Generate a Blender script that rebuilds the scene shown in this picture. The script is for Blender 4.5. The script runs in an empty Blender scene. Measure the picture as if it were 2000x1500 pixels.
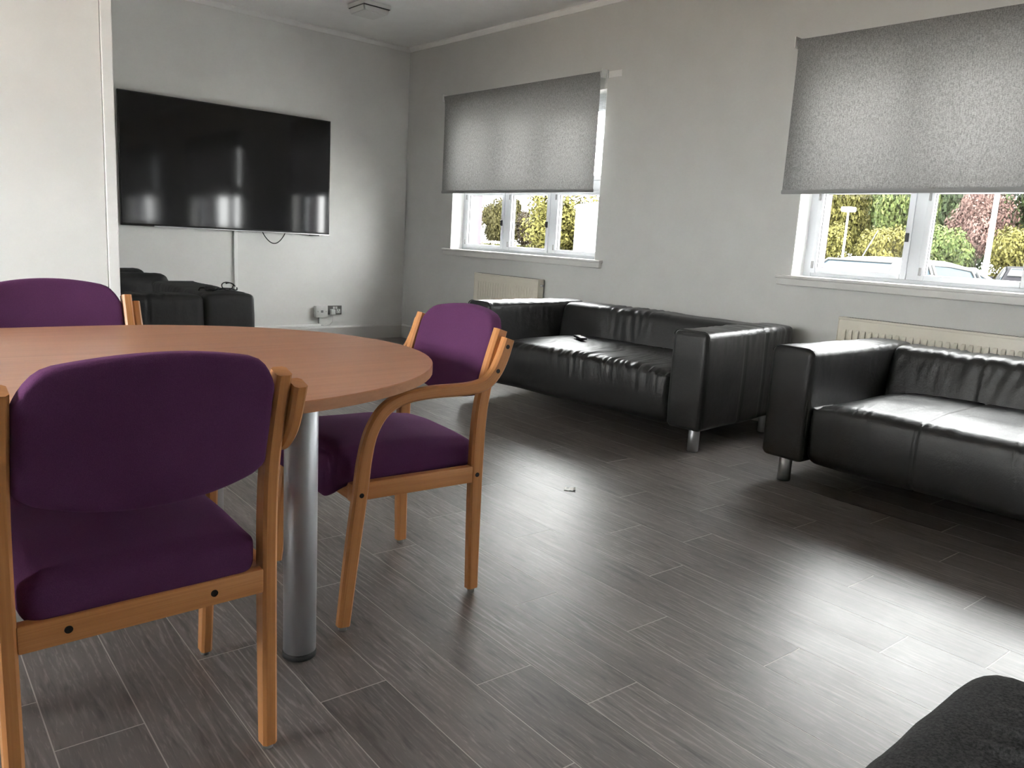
import bpy, bmesh, math, random
from mathutils import Vector, Matrix, noise
random.seed(7)
PI = math.pi
SC = bpy.context.scene
COL = SC.collection

# ------------------------------------------------------------------ camera, world, sun, exposure
def make_camera():
    yaw, pitch, roll = 0.724125, -0.181852, 0.0571853
    f = Vector((math.sin(yaw)*math.cos(pitch), math.cos(yaw)*math.cos(pitch), math.sin(pitch)))
    r = Vector((math.cos(yaw), -math.sin(yaw), 0)); u = r.cross(f)
    c, s = math.cos(roll), math.sin(roll)
    r, u = c*r + s*u, -s*r + c*u
    cam = bpy.data.cameras.new('camera')
    cam.sensor_fit = 'HORIZONTAL'; cam.sensor_width = 36; cam.lens = 1544.08/2000*36
    cam.clip_start = 0.02; cam.clip_end = 500
    o = bpy.data.objects.new('camera', cam); COL.objects.link(o)
    o.matrix_world = Matrix(((r.x, u.x, -f.x, 0), (r.y, u.y, -f.y, 0), (r.z, u.z, -f.z, 1.07), (0, 0, 0, 1)))
    SC.camera = o
make_camera()
SKY_STRENGTH = 9.0
SUN_STRENGTH = 10.0
EXPOSURE = 2.18
w = bpy.data.worlds.new('world'); SC.world = w; w.use_nodes = True
wn = w.node_tree.nodes; wn['Background'].inputs[0].default_value = (0.99, 0.99, 0.975, 1); wn['Background'].inputs[1].default_value = SKY_STRENGTH
sun = bpy.data.lights.new('sun', 'SUN'); sun.energy = SUN_STRENGTH; sun.angle = math.radians(3); sun.color = (1.0, 0.95, 0.86)
so = bpy.data.objects.new('sun', sun); COL.objects.link(so)
so.rotation_euler = Vector((0.12, 0.74, -0.66)).to_track_quat('-Z', 'Y').to_euler()
SC.view_settings.view_transform = 'Standard'; SC.view_settings.look = 'None'
SC.view_settings.gamma = 1.0; SC.view_settings.use_curve_mapping = False
SC.view_settings.exposure = EXPOSURE

# ------------------------------------------------------------------ materials
MATS = {}
def mat(name, col, rough=0.5, metal=0.0, spec=0.5, **k):
    m = bpy.data.materials.new(name); m.use_nodes = True
    b = m.node_tree.nodes['Principled BSDF']
    b.inputs['Base Color'].default_value = (*col, 1); b.inputs['Roughness'].default_value = rough
    b.inputs['Metallic'].default_value = metal; b.inputs['Specular IOR Level'].default_value = spec
    for n, v in k.items(): b.inputs[n.replace('_', ' ')].default_value = v
    MATS[name] = m
    return m
def nd(m, t, **k):
    n = m.node_tree.nodes.new(t)
    for a, v in k.items():
        if a in n.inputs.keys() if isinstance(a, str) and a[0].isupper() else False: n.inputs[a].default_value = v
        else: setattr(n, a, v)
    return n
def lk(m, a, b): m.node_tree.links.new(a, b)
def bsdf(m): return m.node_tree.nodes['Principled BSDF']
def coords(m, scale=(1, 1, 1), kind='Object', rnd=False):
    tc = nd(m, 'ShaderNodeTexCoord'); mp = nd(m, 'ShaderNodeMapping'); mp.inputs['Scale'].default_value = scale
    out = tc.outputs[kind]
    if rnd:
        oi = nd(m, 'ShaderNodeObjectInfo'); mu = nd(m, 'ShaderNodeVectorMath', operation='SCALE')
        cx = nd(m, 'ShaderNodeCombineXYZ'); lk(m, oi.outputs['Random'], cx.inputs[0]); lk(m, oi.outputs['Random'], cx.inputs[1]); lk(m, oi.outputs['Random'], cx.inputs[2])
        lk(m, cx.outputs[0], mu.inputs[0]); mu.inputs['Scale'].default_value = 71.3
        ad = nd(m, 'ShaderNodeVectorMath', operation='ADD'); lk(m, out, ad.inputs[0]); lk(m, mu.outputs[0], ad.inputs[1]); out = ad.outputs[0]
    lk(m, out, mp.inputs[0]); return mp.outputs[0]
def ntex(m, vec, scale, detail=2.0, rough=0.5, dist=0.0):
    n = nd(m, 'ShaderNodeTexNoise'); n.inputs['Scale'].default_value = scale; n.inputs['Detail'].default_value = detail
    n.inputs['Roughness'].default_value = rough; n.inputs['Distortion'].default_value = dist
    lk(m, vec, n.inputs['Vector']); return n.outputs['Fac']
def ramp(m, fac, stops):
    r = nd(m, 'ShaderNodeValToRGB'); e = r.color_ramp.elements
    while len(e) < len(stops): e.new(0.5)
    for el, (p, c) in zip(e, stops): el.position = p; el.color = (*c, 1) if len(c) == 3 else c
    lk(m, fac, r.inputs[0]); return r.outputs['Color']
def bump(m, h, strength, dist=0.01):
    b = nd(m, 'ShaderNodeBump'); b.inputs['Strength'].default_value = strength; b.inputs['Distance'].default_value = dist
    lk(m, h, b.inputs['Height']); lk(m, b.outputs[0], bsdf(m).inputs['Normal'])
def mixc(m, fac, a, b, mode='MIX'):
    x = nd(m, 'ShaderNodeMix', data_type='RGBA', blend_type=mode)
    if isinstance(fac, float): x.inputs[0].default_value = fac
    else: lk(m, fac, x.inputs[0])
    for i, v in ((6, a), (7, b)):
        if isinstance(v, tuple): x.inputs[i].default_value = (*v, 1)
        else: lk(m, v, x.inputs[i])
    return x.outputs[2]
def speck(name, col, amt, scale, rough=0.6, bstr=0.0, bscale=None, **k):
    m = mat(name, col, rough, **k); v = coords(m)
    f = ntex(m, v, scale, 3)
    lo = tuple(c*(1-amt) for c in col); hi = tuple(min(1, c*(1+amt)) for c in col)
    lk(m, ramp(m, f, [(0.3, lo), (0.7, hi)]), bsdf(m).inputs['Base Color'])
    if bstr: bump(m, ntex(m, v, bscale or scale, 2), bstr, 0.002)
    return m
speck('wall_paint_shaded', (0.565, 0.565, 0.55), 0.02, 6, 0.65, 0.15, 260)  # wall paint with the window wall's shade put into its colour
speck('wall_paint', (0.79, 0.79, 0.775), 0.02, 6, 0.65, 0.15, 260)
speck('ceiling_paint', (0.88, 0.885, 0.88), 0.02, 6, 0.8, 0.1, 200)
speck('white_gloss', (0.85, 0.85, 0.84), 0.02, 8, 0.35)
speck('upvc', (0.56, 0.58, 0.61), 0.01, 8, 0.3)
speck('sill_paint', (0.62, 0.61, 0.59), 0.02, 8, 0.35)
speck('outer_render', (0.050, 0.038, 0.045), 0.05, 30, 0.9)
speck('radiator_cream', (0.66, 0.62, 0.53), 0.02, 10, 0.4)
mat('black_rubber', (0.012, 0.012, 0.012), 0.7)
mat('black_plastic', (0.012, 0.012, 0.013), 0.35)
mat('grey_plastic', (0.25, 0.25, 0.25), 0.4)
mat('white_plastic', (0.75, 0.75, 0.74), 0.35)
mat('silver_plastic', (0.55, 0.55, 0.56), 0.3, 0.7)
mat('joint_grout', (0.40, 0.365, 0.335), 0.38, spec=0.9)
mat('bolt_black', (0.02, 0.018, 0.016), 0.5, 0.5)
mat('red_lamp', (0.05, 0.003, 0.004), 0.3, spec=0.1)
mat('paper', (0.85, 0.845, 0.82), 0.45)
speck('satin_metal', (0.52, 0.53, 0.55), 0.03, 20, 0.33, metal=0.9)
speck('table_leg_metal', (0.40, 0.41, 0.43), 0.04, 3, 0.46, metal=0.8)
speck('socket_metal', (0.22, 0.22, 0.21), 0.04, 30, 0.35, metal=0.8)

def leather(name, col, rough):
    m = mat(name, col, rough, spec=0.42); v = coords(m)
    vo = nd(m, 'ShaderNodeTexVoronoi'); vo.inputs['Scale'].default_value = 420; lk(m, v, vo.inputs['Vector'])
    ad = nd(m, 'ShaderNodeMath', operation='MULTIPLY_ADD'); lk(m, ntex(m, v, 22, 4, 0.6), ad.inputs[0]); ad.inputs[1].default_value = 5.0; lk(m, vo.outputs['Distance'], ad.inputs[2])
    bump(m, ad.outputs[0], 0.28, 0.0016)
    rr = nd(m, 'ShaderNodeMapRange'); lk(m, ntex(m, v, 9, 3), rr.inputs[0]); rr.inputs[3].default_value = rough-0.05; rr.inputs[4].default_value = rough+0.07
    lk(m, rr.outputs[0], bsdf(m).inputs['Roughness']); return m
leather('black_leather', (0.015, 0.015, 0.0145), 0.34)
leather('black_leather_matt', (0.013, 0.013, 0.013), 0.50)

def fabric(name, col, col2, scale, rough=0.95, sheen=0.4):
    m = mat(name, col, rough, spec=0.1); v = coords(m)
    f = ntex(m, v, scale, 2, 0.7); g = ntex(m, v, 5, 2)
    c = ramp(m, f, [(0.35, col), (0.68, col2)]); c = mixc(m, 0.25, c, ramp(m, g, [(0.3, tuple(x*0.6 for x in col)), (0.7, col2)]))
    lk(m, c, bsdf(m).inputs['Base Color']); bump(m, f, 0.35, 0.002)
    bsdf(m).inputs['Sheen Weight'].default_value = sheen; bsdf(m).inputs['Sheen Roughness'].default_value = 0.4
    bsdf(m).inputs['Sheen Tint'].default_value = (*[min(1, x*3+0.05) for x in col2], 1)
    return m
fabric('purple_fabric', (0.082, 0.026, 0.078), (0.115, 0.040, 0.108), 700, sheen=0.25)
fabric('charcoal_fabric', (0.014, 0.014, 0.0145), (0.066, 0.066, 0.067), 330, sheen=0.1)

def wood(name, c0, c1, c2, kind, s_along, s_across, rough=0.42, bs=0.05):
    m = mat(name, c1, rough); v = coords(m, (s_along, s_across, s_across), kind, rnd=(kind == 'Object'))
    f = ntex(m, v, 1.0, 4, 0.6, 0.6); g = ntex(m, v, 0.23, 2, 0.5, 0.3)
    c = ramp(m, f, [(0.28, c0), (0.5, c1), (0.74, c2)]); c = mixc(m, 0.35, c, ramp(m, g, [(0.35, c0), (0.65, c2)]))
    lk(m, c, bsdf(m).inputs['Base Color']); bump(m, f, bs, 0.001); return m
wood('beech', (0.42, 0.170, 0.054), (0.52, 0.222, 0.075), (0.60, 0.285, 0.108), 'UV', 4, 260)
wood('table_laminate', (0.40, 0.185, 0.105), (0.47, 0.225, 0.13), (0.53, 0.27, 0.16), 'Object', 2.2, 55, 0.33, 0.02)
wood('table_edge', (0.30, 0.13, 0.055), (0.37, 0.165, 0.075), (0.43, 0.20, 0.095), 'Object', 6, 60, 0.4, 0.02)

def floor_vinyl():
    m = mat('plank_vinyl', (0.12, 0.105, 0.098), 0.42, spec=0.8)
    v = coords(m, (1, 0.11, 1), 'Object', rnd=True)
    wv = nd(m, 'ShaderNodeTexWave', wave_type='BANDS', bands_direction='X', wave_profile='SIN')
    for k, x in (('Scale', 16.0), ('Distortion', 14.0), ('Detail', 2.0), ('Detail Scale', 0.9), ('Detail Roughness', 0.5)): wv.inputs[k].default_value = x
    lk(m, v, wv.inputs['Vector'])
    fine = ntex(m, v, 190, 2, 0.6, 0.4); med = ntex(m, v, 26, 3, 0.6, 0.5)
    v2 = coords(m, (1, 0.5, 1), 'Object', rnd=True); blotch = ntex(m, v2, 7, 3, 0.6)
    base = ramp(m, med, [(0.30, (0.075, 0.064, 0.060)), (0.52, (0.115, 0.101, 0.094)), (0.74, (0.165, 0.148, 0.138))])
    base = mixc(m, 0.40, base, ramp(m, blotch, [(0.32, (0.070, 0.060, 0.056)), (0.68, (0.165, 0.150, 0.142))]))
    st = ramp(m, wv.outputs['Fac'], [(0.74, (0, 0, 0)), (0.96, (1, 1, 1))])
    st = mixc(m, 1.0, st, ramp(m, ntex(m, v, 75, 3, 0.7, 0.6), [(0.38, (0.05, 0.05, 0.05)), (0.62, (1, 1, 1))]), 'MULTIPLY')
    fi = ramp(m, fine, [(0.56, (0, 0, 0)), (0.70, (1, 1, 1))])
    s1 = nd(m, 'ShaderNodeMath', operation='MULTIPLY'); lk(m, st, s1.inputs[0]); lk(m, ramp(m, ntex(m, v2, 4.5, 2), [(0.40, (0.08, 0.08, 0.08)), (0.62, (0.95, 0.95, 0.95))]), s1.inputs[1])
    s2 = nd(m, 'ShaderNodeMath', operation='MULTIPLY'); lk(m, fi, s2.inputs[0]); s2.inputs[1].default_value = 0.46
    base = mixc(m, s1.outputs[0], base, (0.27, 0.245, 0.23)); base = mixc(m, s2.outputs[0], base, (0.28, 0.255, 0.24))
    dk = ramp(m, ntex(m, v, 60, 2, 0.6, 0.3), [(0.30, (0.5, 0.5, 0.5)), (0.45, (1, 1, 1))])
    base = mixc(m, 1.0, base, dk, 'MULTIPLY')
    oi = nd(m, 'ShaderNodeObjectInfo')
    tone = ramp(m, oi.outputs['Random'], [(0.0, (0.80, 0.79, 0.78)), (0.5, (1.0, 0.99, 0.98)), (1.0, (1.16, 1.15, 1.15))])
    base = mixc(m, 1.0, base, tone, 'MULTIPLY'); lk(m, base, bsdf(m).inputs['Base Color'])
    bump(m, fine, 0.12, 0.001)
    rr = nd(m, 'ShaderNodeMapRange'); lk(m, blotch, rr.inputs[0]); rr.inputs[3].default_value = 0.34; rr.inputs[4].default_value = 0.45
    lk(m, rr.outputs[0], bsdf(m).inputs['Roughness'])
floor_vinyl()

def glass(name, tint=(1, 1, 1)):
    m = bpy.data.materials.new(name); m.use_nodes = True; n = m.node_tree.nodes; n.clear()
    o = n.new('ShaderNodeOutputMaterial'); t = n.new('ShaderNodeBsdfTransparent'); g = n.new('ShaderNodeBsdfGlossy'); mx = n.new('ShaderNodeMixShader')
    t.inputs[0].default_value = (*tint, 1); g.inputs['Roughness'].default_value = 0.01
    ge = n.new('ShaderNodeNewGeometry'); dt = nd(m, 'ShaderNodeVectorMath', operation='DOT_PRODUCT'); lk(m, ge.outputs['Normal'], dt.inputs[0]); lk(m, ge.outputs['Incoming'], dt.inputs[1])
    ab = nd(m, 'ShaderNodeMath', operation='ABSOLUTE'); lk(m, dt.outputs['Value'], ab.inputs[0])
    su = nd(m, 'ShaderNodeMath', operation='SUBTRACT'); su.inputs[0].default_value = 1.0; lk(m, ab.outputs[0], su.inputs[1])
    pw = nd(m, 'ShaderNodeMath', operation='POWER'); lk(m, su.outputs[0], pw.inputs[0]); pw.inputs[1].default_value = 5.0
    sc = nd(m, 'ShaderNodeMath', operation='MULTIPLY_ADD'); lk(m, pw.outputs[0], sc.inputs[0]); sc.inputs[1].default_value = 0.96; sc.inputs[2].default_value = 0.04
    lk(m, sc.outputs[0], mx.inputs[0]); lk(m, t.outputs[0], mx.inputs[1]); lk(m, g.outputs[0], mx.inputs[2]); lk(m, mx.outputs[0], o.inputs[0]); MATS[name] = m
glass('window_glass', (0.96, 0.97, 0.97)); 
mat('car_glass', (0.009, 0.014, 0.018), 0.08, spec=0.05)

def blind_fabric():
    m = bpy.data.materials.new('blind_fabric'); m.use_nodes = True; n = m.node_tree.nodes; n.clear()
    o = n.new('ShaderNodeOutputMaterial'); d = n.new('ShaderNodeBsdfDiffuse'); t = n.new('ShaderNodeBsdfTranslucent'); mx = n.new('ShaderNodeMixShader')
    v = coords(m, (1, 1, 0.22)); f = ntex(m, v, 230, 3, 0.75); v2 = coords(m, (1, 0.3, 1)); f2 = ntex(m, v2, 380, 2, 0.7)
    a = nd(m, 'ShaderNodeMath', operation='ADD'); lk(m, f, a.inputs[0]); lk(m, f2, a.inputs[1])
    h = nd(m, 'ShaderNodeMath', operation='MULTIPLY'); lk(m, a.outputs[0], h.inputs[0]); h.inputs[1].default_value = 0.5
    lk(m, ramp(m, h.outputs[0], [(0.40, (0.20, 0.20, 0.198)), (0.60, (0.40, 0.40, 0.395))]), d.inputs[0])
    lk(m, ramp(m, h.outputs[0], [(0.40, (0.06, 0.058, 0.057)), (0.60, (0.16, 0.155, 0.152))]), t.inputs[0])
    mx.inputs[0].default_value = 0.23; lk(m, d.outputs[0], mx.inputs[1]); lk(m, t.outputs[0], mx.inputs[2]); lk(m, mx.outputs[0], o.inputs[0]); MATS['blind_fabric'] = m
blind_fabric()
m = mat('tv_screen', (0.006, 0.006, 0.007), 0.07, spec=0.42); bump(m, ntex(m, coords(m, (1, 1, 0.35)), 3.2, 0), 0.02, 0.02)

def foliage_mat(name, a, b, c):
    m = mat(name, a, 0.7, spec=0.04); g = nd(m, 'ShaderNodeNewGeometry'); v = coords(m)
    r = ramp(m, g.outputs['Random Per Island'], [(0.0, a), (0.55, b), (1.0, c)])
    lk(m, mixc(m, 0.3, r, ramp(m, ntex(m, v, 1.1, 2), [(0.35, a), (0.65, c)])), bsdf(m).inputs['Base Color'])
foliage_mat('leaf_yellow', (0.020, 0.020, 0.005), (0.036, 0.034, 0.009), (0.060, 0.054, 0.018))
foliage_mat('leaf_green', (0.011, 0.019, 0.005), (0.022, 0.032, 0.009), (0.046, 0.052, 0.018))
foliage_mat('leaf_deep', (0.006, 0.012, 0.005), (0.013, 0.021, 0.008), (0.028, 0.036, 0.015))
foliage_mat('leaf_pink', (0.030, 0.017, 0.015), (0.048, 0.029, 0.025), (0.068, 0.045, 0.040))
foliage_mat('leaf_buff', (0.008, 0.0064, 0.0040), (0.0125, 0.0098, 0.0062), (0.019, 0.0155, 0.0105))
foliage_mat('leaf_thin', (0.0095, 0.0088, 0.0028), (0.015, 0.0138, 0.0045), (0.022, 0.020, 0.008))
foliage_mat('leaf_orange', (0.012, 0.0068, 0.0022), (0.018, 0.011, 0.004), (0.026, 0.0175, 0.0075))
speck('bark', (0.018, 0.015, 0.012), 0.3, 12, 0.9)
speck('asphalt', (0.45, 0.45, 0.44), 0.2, 40, 0.9)
speck('paving_warm', (0.30, 0.25, 0.20), 0.1, 6, 0.9)
speck('grass_ground', (0.012, 0.0125, 0.0036), 0.3, 3, 0.95, spec=0.0)
speck('shed_white', (0.12, 0.12, 0.12), 0.05, 6, 0.7)
speck('fence_tan', (0.028, 0.021, 0.012), 0.1, 10, 0.8)
speck('car_white', (0.30, 0.31, 0.33), 0.01, 3, 0.3, **{'Coat_Weight': 0.5})
speck('car_dark', (0.006, 0.006, 0.007), 0.05, 3, 0.5, spec=0.004)
mat('tyre', (0.01, 0.01, 0.01), 0.8); mat('hub_metal', (0.3, 0.3, 0.31), 0.35, 0.8); mat('post_metal', (0.22, 0.23, 0.23), 0.5, 0.3)
mat('lamp_white', (0.35, 0.35, 0.35), 0.4)

# ------------------------------------------------------------------ object helpers
def tag(o, label=None, cat=None, group=None, kind=None):
    for k, v in (('label', label), ('category', cat), ('group', group), ('kind', kind)):
        if v: o[k] = v
    return o
def empty(name, loc=(0, 0, 0), rz=0.0, label=None, cat=None, group=None, kind=None):
    o = bpy.data.objects.new(name, None); COL.objects.link(o); o.location = loc; o.rotation_euler = (0, 0, rz); o.empty_display_size = 0.1
    return tag(o, label, cat, group, kind)
def obj(name, bm, m, parent=None, smooth=False, sharp=40, **t):
    me = bpy.data.meshes.new(name)
    if smooth:
        for f in bm.faces: f.smooth = True
        for e in bm.edges:
            if len(e.link_faces) == 2 and e.calc_face_angle(0) > math.radians(sharp): e.smooth = False
    bm.normal_update(); bm.to_mesh(me); bm.free()
    me.materials.append(MATS[m] if isinstance(m, str) else m)
    o = bpy.data.objects.new(name, me); COL.objects.link(o)
    if parent: o.parent = parent
    return tag(o, **t)
def dup(o, parent=None):
    c = o.copy(); COL.objects.link(c); c.parent = parent
    for ch in list(o.children): dup(ch, c)
    return c
def B(): return bmesh.new()
def box(bm, lo, hi, bev=0.0, seg=2):
    r = bmesh.ops.create_cube(bm, size=1.0); vs = r['verts']
    for v in vs: v.co = Vector([lo[i] + (v.co[i]+0.5)*(hi[i]-lo[i]) for i in range(3)])
    if bev > 0:
        es = {e for v in vs for e in v.link_edges}
        bmesh.ops.bevel(bm, geom=list(es), offset=bev, segments=seg, affect='EDGES', profile=0.6)
    return bm
def tube(bm, pts, r, n=10, cap=True):
    pts = [Vector(p) for p in pts]; rings = []
    rr = r if isinstance(r, (list, tuple)) else [r]*len(pts)
    up = None
    for i, p in enumerate(pts):
        d = (pts[min(i+1, len(pts)-1)] - pts[max(i-1, 0)]).normalized()
        if up is None: up = Vector((0, 0, 1)) if abs(d.z) < 0.9 else Vector((1, 0, 0))
        a = d.cross(up).normalized(); b = a.cross(d).normalized(); up = b
        rings.append([bm.verts.new(p + rr[i]*(math.cos(t*2*PI/n)*a + math.sin(t*2*PI/n)*b)) for t in range(n)])
    for A, Bq in zip(rings, rings[1:]):
        for i in range(n): bm.faces.new((A[i], A[(i+1) % n], Bq[(i+1) % n], Bq[i]))
    if cap: bm.faces.new(rings[0][::-1]); bm.faces.new(rings[-1])
    return bm
def cyl(bm, c0, c1, r, n=24, bev=0.0): 
    if bev:
        c0 = Vector(c0); c1 = Vector(c1); d = (c1-c0).normalized()
        return tube(bm, [c0, c0+d*bev, c1-d*bev, c1], [r-bev, r, r, r-bev], n)
    return tube(bm, [c0, c1], r, n)
def prism(bm, poly, axis, a, b, bev=0.0):
    """poly: 2D points; axis 0/1/2 extruded from a to b"""
    def P(q, t):
        l = list(q); l.insert(axis, t); return bm.verts.new(l)
    A = [P(q, a) for q in poly]; Bq = [P(q, b) for q in poly]; n = len(poly)
    fs = [bm.faces.new(A), bm.faces.new(Bq[::-1])] + [bm.faces.new((A[i], Bq[i], Bq[(i+1) % n], A[(i+1) % n])) for i in range(n)]
    bmesh.ops.recalc_face_normals(bm, faces=fs)
    if bev: bmesh.ops.bevel(bm, geom=list({e for f in fs for e in f.edges}), offset=bev, segments=2, affect='EDGES')
    return bm
def axis_pts(lo, hi, r, n, k=3):
    a = [lo + r*(1-math.cos(i/k*PI/2)) if False else lo + r*i/k for i in range(k)]
    m_ = [lo + r + (hi-lo-2*r)*i/n for i in range(n+1)]
    return a + m_ + [hi - r*i/k for i in range(k-1, -1, -1)]
def soft_box(bm, lo, hi, r, n, disp=None, k=3):
    ax = [axis_pts(lo[i], hi[i], r, n[i], k) for i in range(3)]; N = [len(a)-1 for a in ax]; V = {}
    def vert(i, j, l):
        key = (i, j, l)
        if key in V: return V[key]
        p = Vector((ax[0][i], ax[1][j], ax[2][l]))
        c = Vector([min(max(p[q], lo[q]+r), hi[q]-r) for q in range(3)]); d = p-c
        if d.length > 1e-9:
            d.normalize(); p = c + d*r
        if disp: p = disp(p, d)
        V[key] = bm.verts.new(p); return V[key]
    for i in range(N[0]):
        for j in range(N[1]):
            bm.faces.new((vert(i, j, 0), vert(i, j+1, 0), vert(i+1, j+1, 0), vert(i+1, j, 0)))
            bm.faces.new((vert(i, j, N[2]), vert(i+1, j, N[2]), vert(i+1, j+1, N[2]), vert(i, j+1, N[2])))
    for i in range(N[0]):
        for l in range(N[2]):
            bm.faces.new((vert(i, 0, l), vert(i+1, 0, l), vert(i+1, 0, l+1), vert(i, 0, l+1)))
            bm.faces.new((vert(i, N[1], l), vert(i, N[1], l+1), vert(i+1, N[1], l+1), vert(i+1, N[1], l)))
    for j in range(N[1]):
        for l in range(N[2]):
            bm.faces.new((vert(0, j, l), vert(0, j, l+1), vert(0, j+1, l+1), vert(0, j+1, l)))
            bm.faces.new((vert(N[0], j, l), vert(N[0], j+1, l), vert(N[0], j+1, l+1), vert(N[0], j, l+1)))
    return bm
def nz(x, y, z=0.0): return noise.noise(Vector((x, y, z)))
def smooth01(a, b, x):
    t = min(max((x-a)/(b-a), 0), 1); return t*t*(3-2*t)

# ------------------------------------------------------------------ room shell
XW, YB, ZC = 4.524, 6.89, 2.83          # inner face of window wall, tv wall, ceiling
XL, YF, WT = -2.6, -3.6, 0.34           # far left wall, wall behind, outer wall thickness
WZ0, WZ1 = 0.935, 2.20
WIN = {1: (4.236, 6.105), 2: (0.64, 2.585), 3: (-2.82, -0.95)}
bm = B(); box(bm, (XL-0.1, YF-0.1, -0.12), (XW+WT, YB+0.12, -0.0003)); floor = obj('floor', bm, 'joint_grout', kind='structure')
bm = B(); box(bm, (XL-0.1, YF-0.1, ZC), (XW+WT, YB+0.12, ZC+0.12)); obj('ceiling', bm, 'ceiling_paint', kind='structure')
def window_wall(name, x0, x1, m, ylist):
    bm = B(); ys = [YF-0.1]
    for a, b in ylist: ys += [a, b]
    ys.append(YB+0.12)
    for i in range(0, len(ys), 2): box(bm, (x0, ys[i], 0), (x1, ys[i+1], ZC))
    for a, b in ylist: box(bm, (x0, a, 0), (x1, b, WZ0)); box(bm, (x0, a, WZ1), (x1, b, ZC))
    return obj(name, bm, m, kind='structure')
yl = sorted(WIN.values())
window_wall('wall_right', XW, XW+0.20, 'wall_paint_shaded', yl)
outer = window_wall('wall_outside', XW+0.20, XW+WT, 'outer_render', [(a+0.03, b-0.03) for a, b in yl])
bm = B(); box(bm, (XL-0.1, YB, 0), (XW, YB+0.12, ZC)); obj('wall_back', bm, 'wall_paint', kind='structure')
FILL_WINS = [(1.3, 3.1), (6.33, 6.86)]; LZ0, LZ1 = 0.85, 2.15  # unseen left-wall openings, added to bring fill light into the room
bm = B(); ys = [YF] + [v for q in FILL_WINS for v in q] + [YB]
for i in range(0, len(ys), 2): box(bm, (XL-0.1, ys[i], 0), (XL, ys[i+1], ZC))
for a, b in FILL_WINS: box(bm, (XL-0.1, a, 0), (XL, b, LZ0)); box(bm, (XL-0.1, a, LZ1), (XL, b, ZC))
obj('wall_left', bm, 'wall_paint', kind='structure')
bm = B(); box(bm, (XL-0.1, YF-0.1, 0), (XW+WT, YF, ZC)); obj('wall_rear', bm, 'wall_paint', kind='structure')
PY = 3.90
bm = B(); box(bm, (XL, PY, 0), (0.985, PY+0.13, ZC)); obj('wall_divider', bm, 'wall_paint', kind='structure')
bm = B(); box(bm, (0.988, PY-0.012, 0), (1.033, PY+0.142, ZC), 0.004, 2); obj('trim_1', bm, 'white_gloss', kind='structure')
# cover strips between walls and ceiling
bm = B(); prism(bm, [(YB, ZC), (YB, ZC-0.04), (YB-0.012, ZC-0.04), (YB-0.03, ZC-0.012), (YB-0.03, ZC)], 0, XL, XW); obj('trim_2', bm, 'white_gloss', kind='structure')
bm = B(); prism(bm, [(XW, ZC), (XW, ZC-0.04), (XW-0.012, ZC-0.04), (XW-0.03, ZC-0.012), (XW-0.03, ZC)], 1, YF, YB-0.03); obj('trim_3', bm, 'white_gloss', kind='structure')
bm = B(); prism(bm, [(YB, 0), (YB, 0.136), (YB-0.008, 0.136), (YB-0.016, 0.122), (YB-0.016, 0)], 0, XL, XW); obj('baseboard_back', bm, 'sill_paint', kind='structure')
bm = B(); prism(bm, [(XW, 0), (XW, 0.136), (XW-0.008, 0.136), (XW-0.016, 0.122), (XW-0.016, 0)], 1, YF, YB-0.016); obj('baseboard_right', bm, 'sill_paint', kind='structure')

# floor planks: rows run along the window wall, turned 2.3 degrees, joints stepped as in the sheet pattern
PW, PL, PT = 0.1715, 1.038, 0.04
JO = {}
y = 1.0; steps = [0.340, -0.215, 0.480, -0.300, -0.336, 0.545]
for n in range(6, 40): JO[n] = y; y += steps[(n-6) % 6]
y = 1.0
for n in range(5, -30, -1): y -= steps[(n-6) % 6]; JO[n] = y
bm = B(); box(bm, (-PW/2+0.0014, -PL/2+0.0014, -0.0003), (PW/2-0.0014, PL/2-0.0014, 0.0)); 
plank0 = obj('plank', bm, 'plank_vinyl', floor)
plank0.rotation_euler = (0, 0, -math.atan(PT))
first = True; rest = B()
for n in range(-14, 28):
    for k in range(-6, 9):
        cy = JO[n] + PL*(k - math.floor(JO[n]/PL)) + PL/2
        cx = -0.0719 + PW*(n+0.5) + PT*(cy-1.3)
        if cy < YF-0.3 or cy > YB-0.35 and cy-PL/2 > YB-0.02 or cx > XW+0.05: continue
        seen = cy > -0.2 and cx > -0.15 and not (cx < 0.9 and cy > 3.9)
        if seen:
            if first: p = plank0; first = False
            else: p = plank0.copy(); COL.objects.link(p); p.parent = floor
            p.location = (cx, cy, 0)
        else:
            c, s = math.cos(-math.atan(PT)), math.sin(-math.atan(PT)); q = [bm_ for bm_ in ((-1, -1), (1, -1), (1, 1), (-1, 1))]
            vs = [rest.verts.new((cx + c*a*(PW/2-0.0014) - s*b*(PL/2-0.0014), cy + s*a*(PW/2-0.0014) + c*b*(PL/2-0.0014), 0)) for a, b in q]
            rest.faces.new(vs)
obj('plank_field', rest, 'plank_vinyl', floor, kind='stuff')

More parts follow.
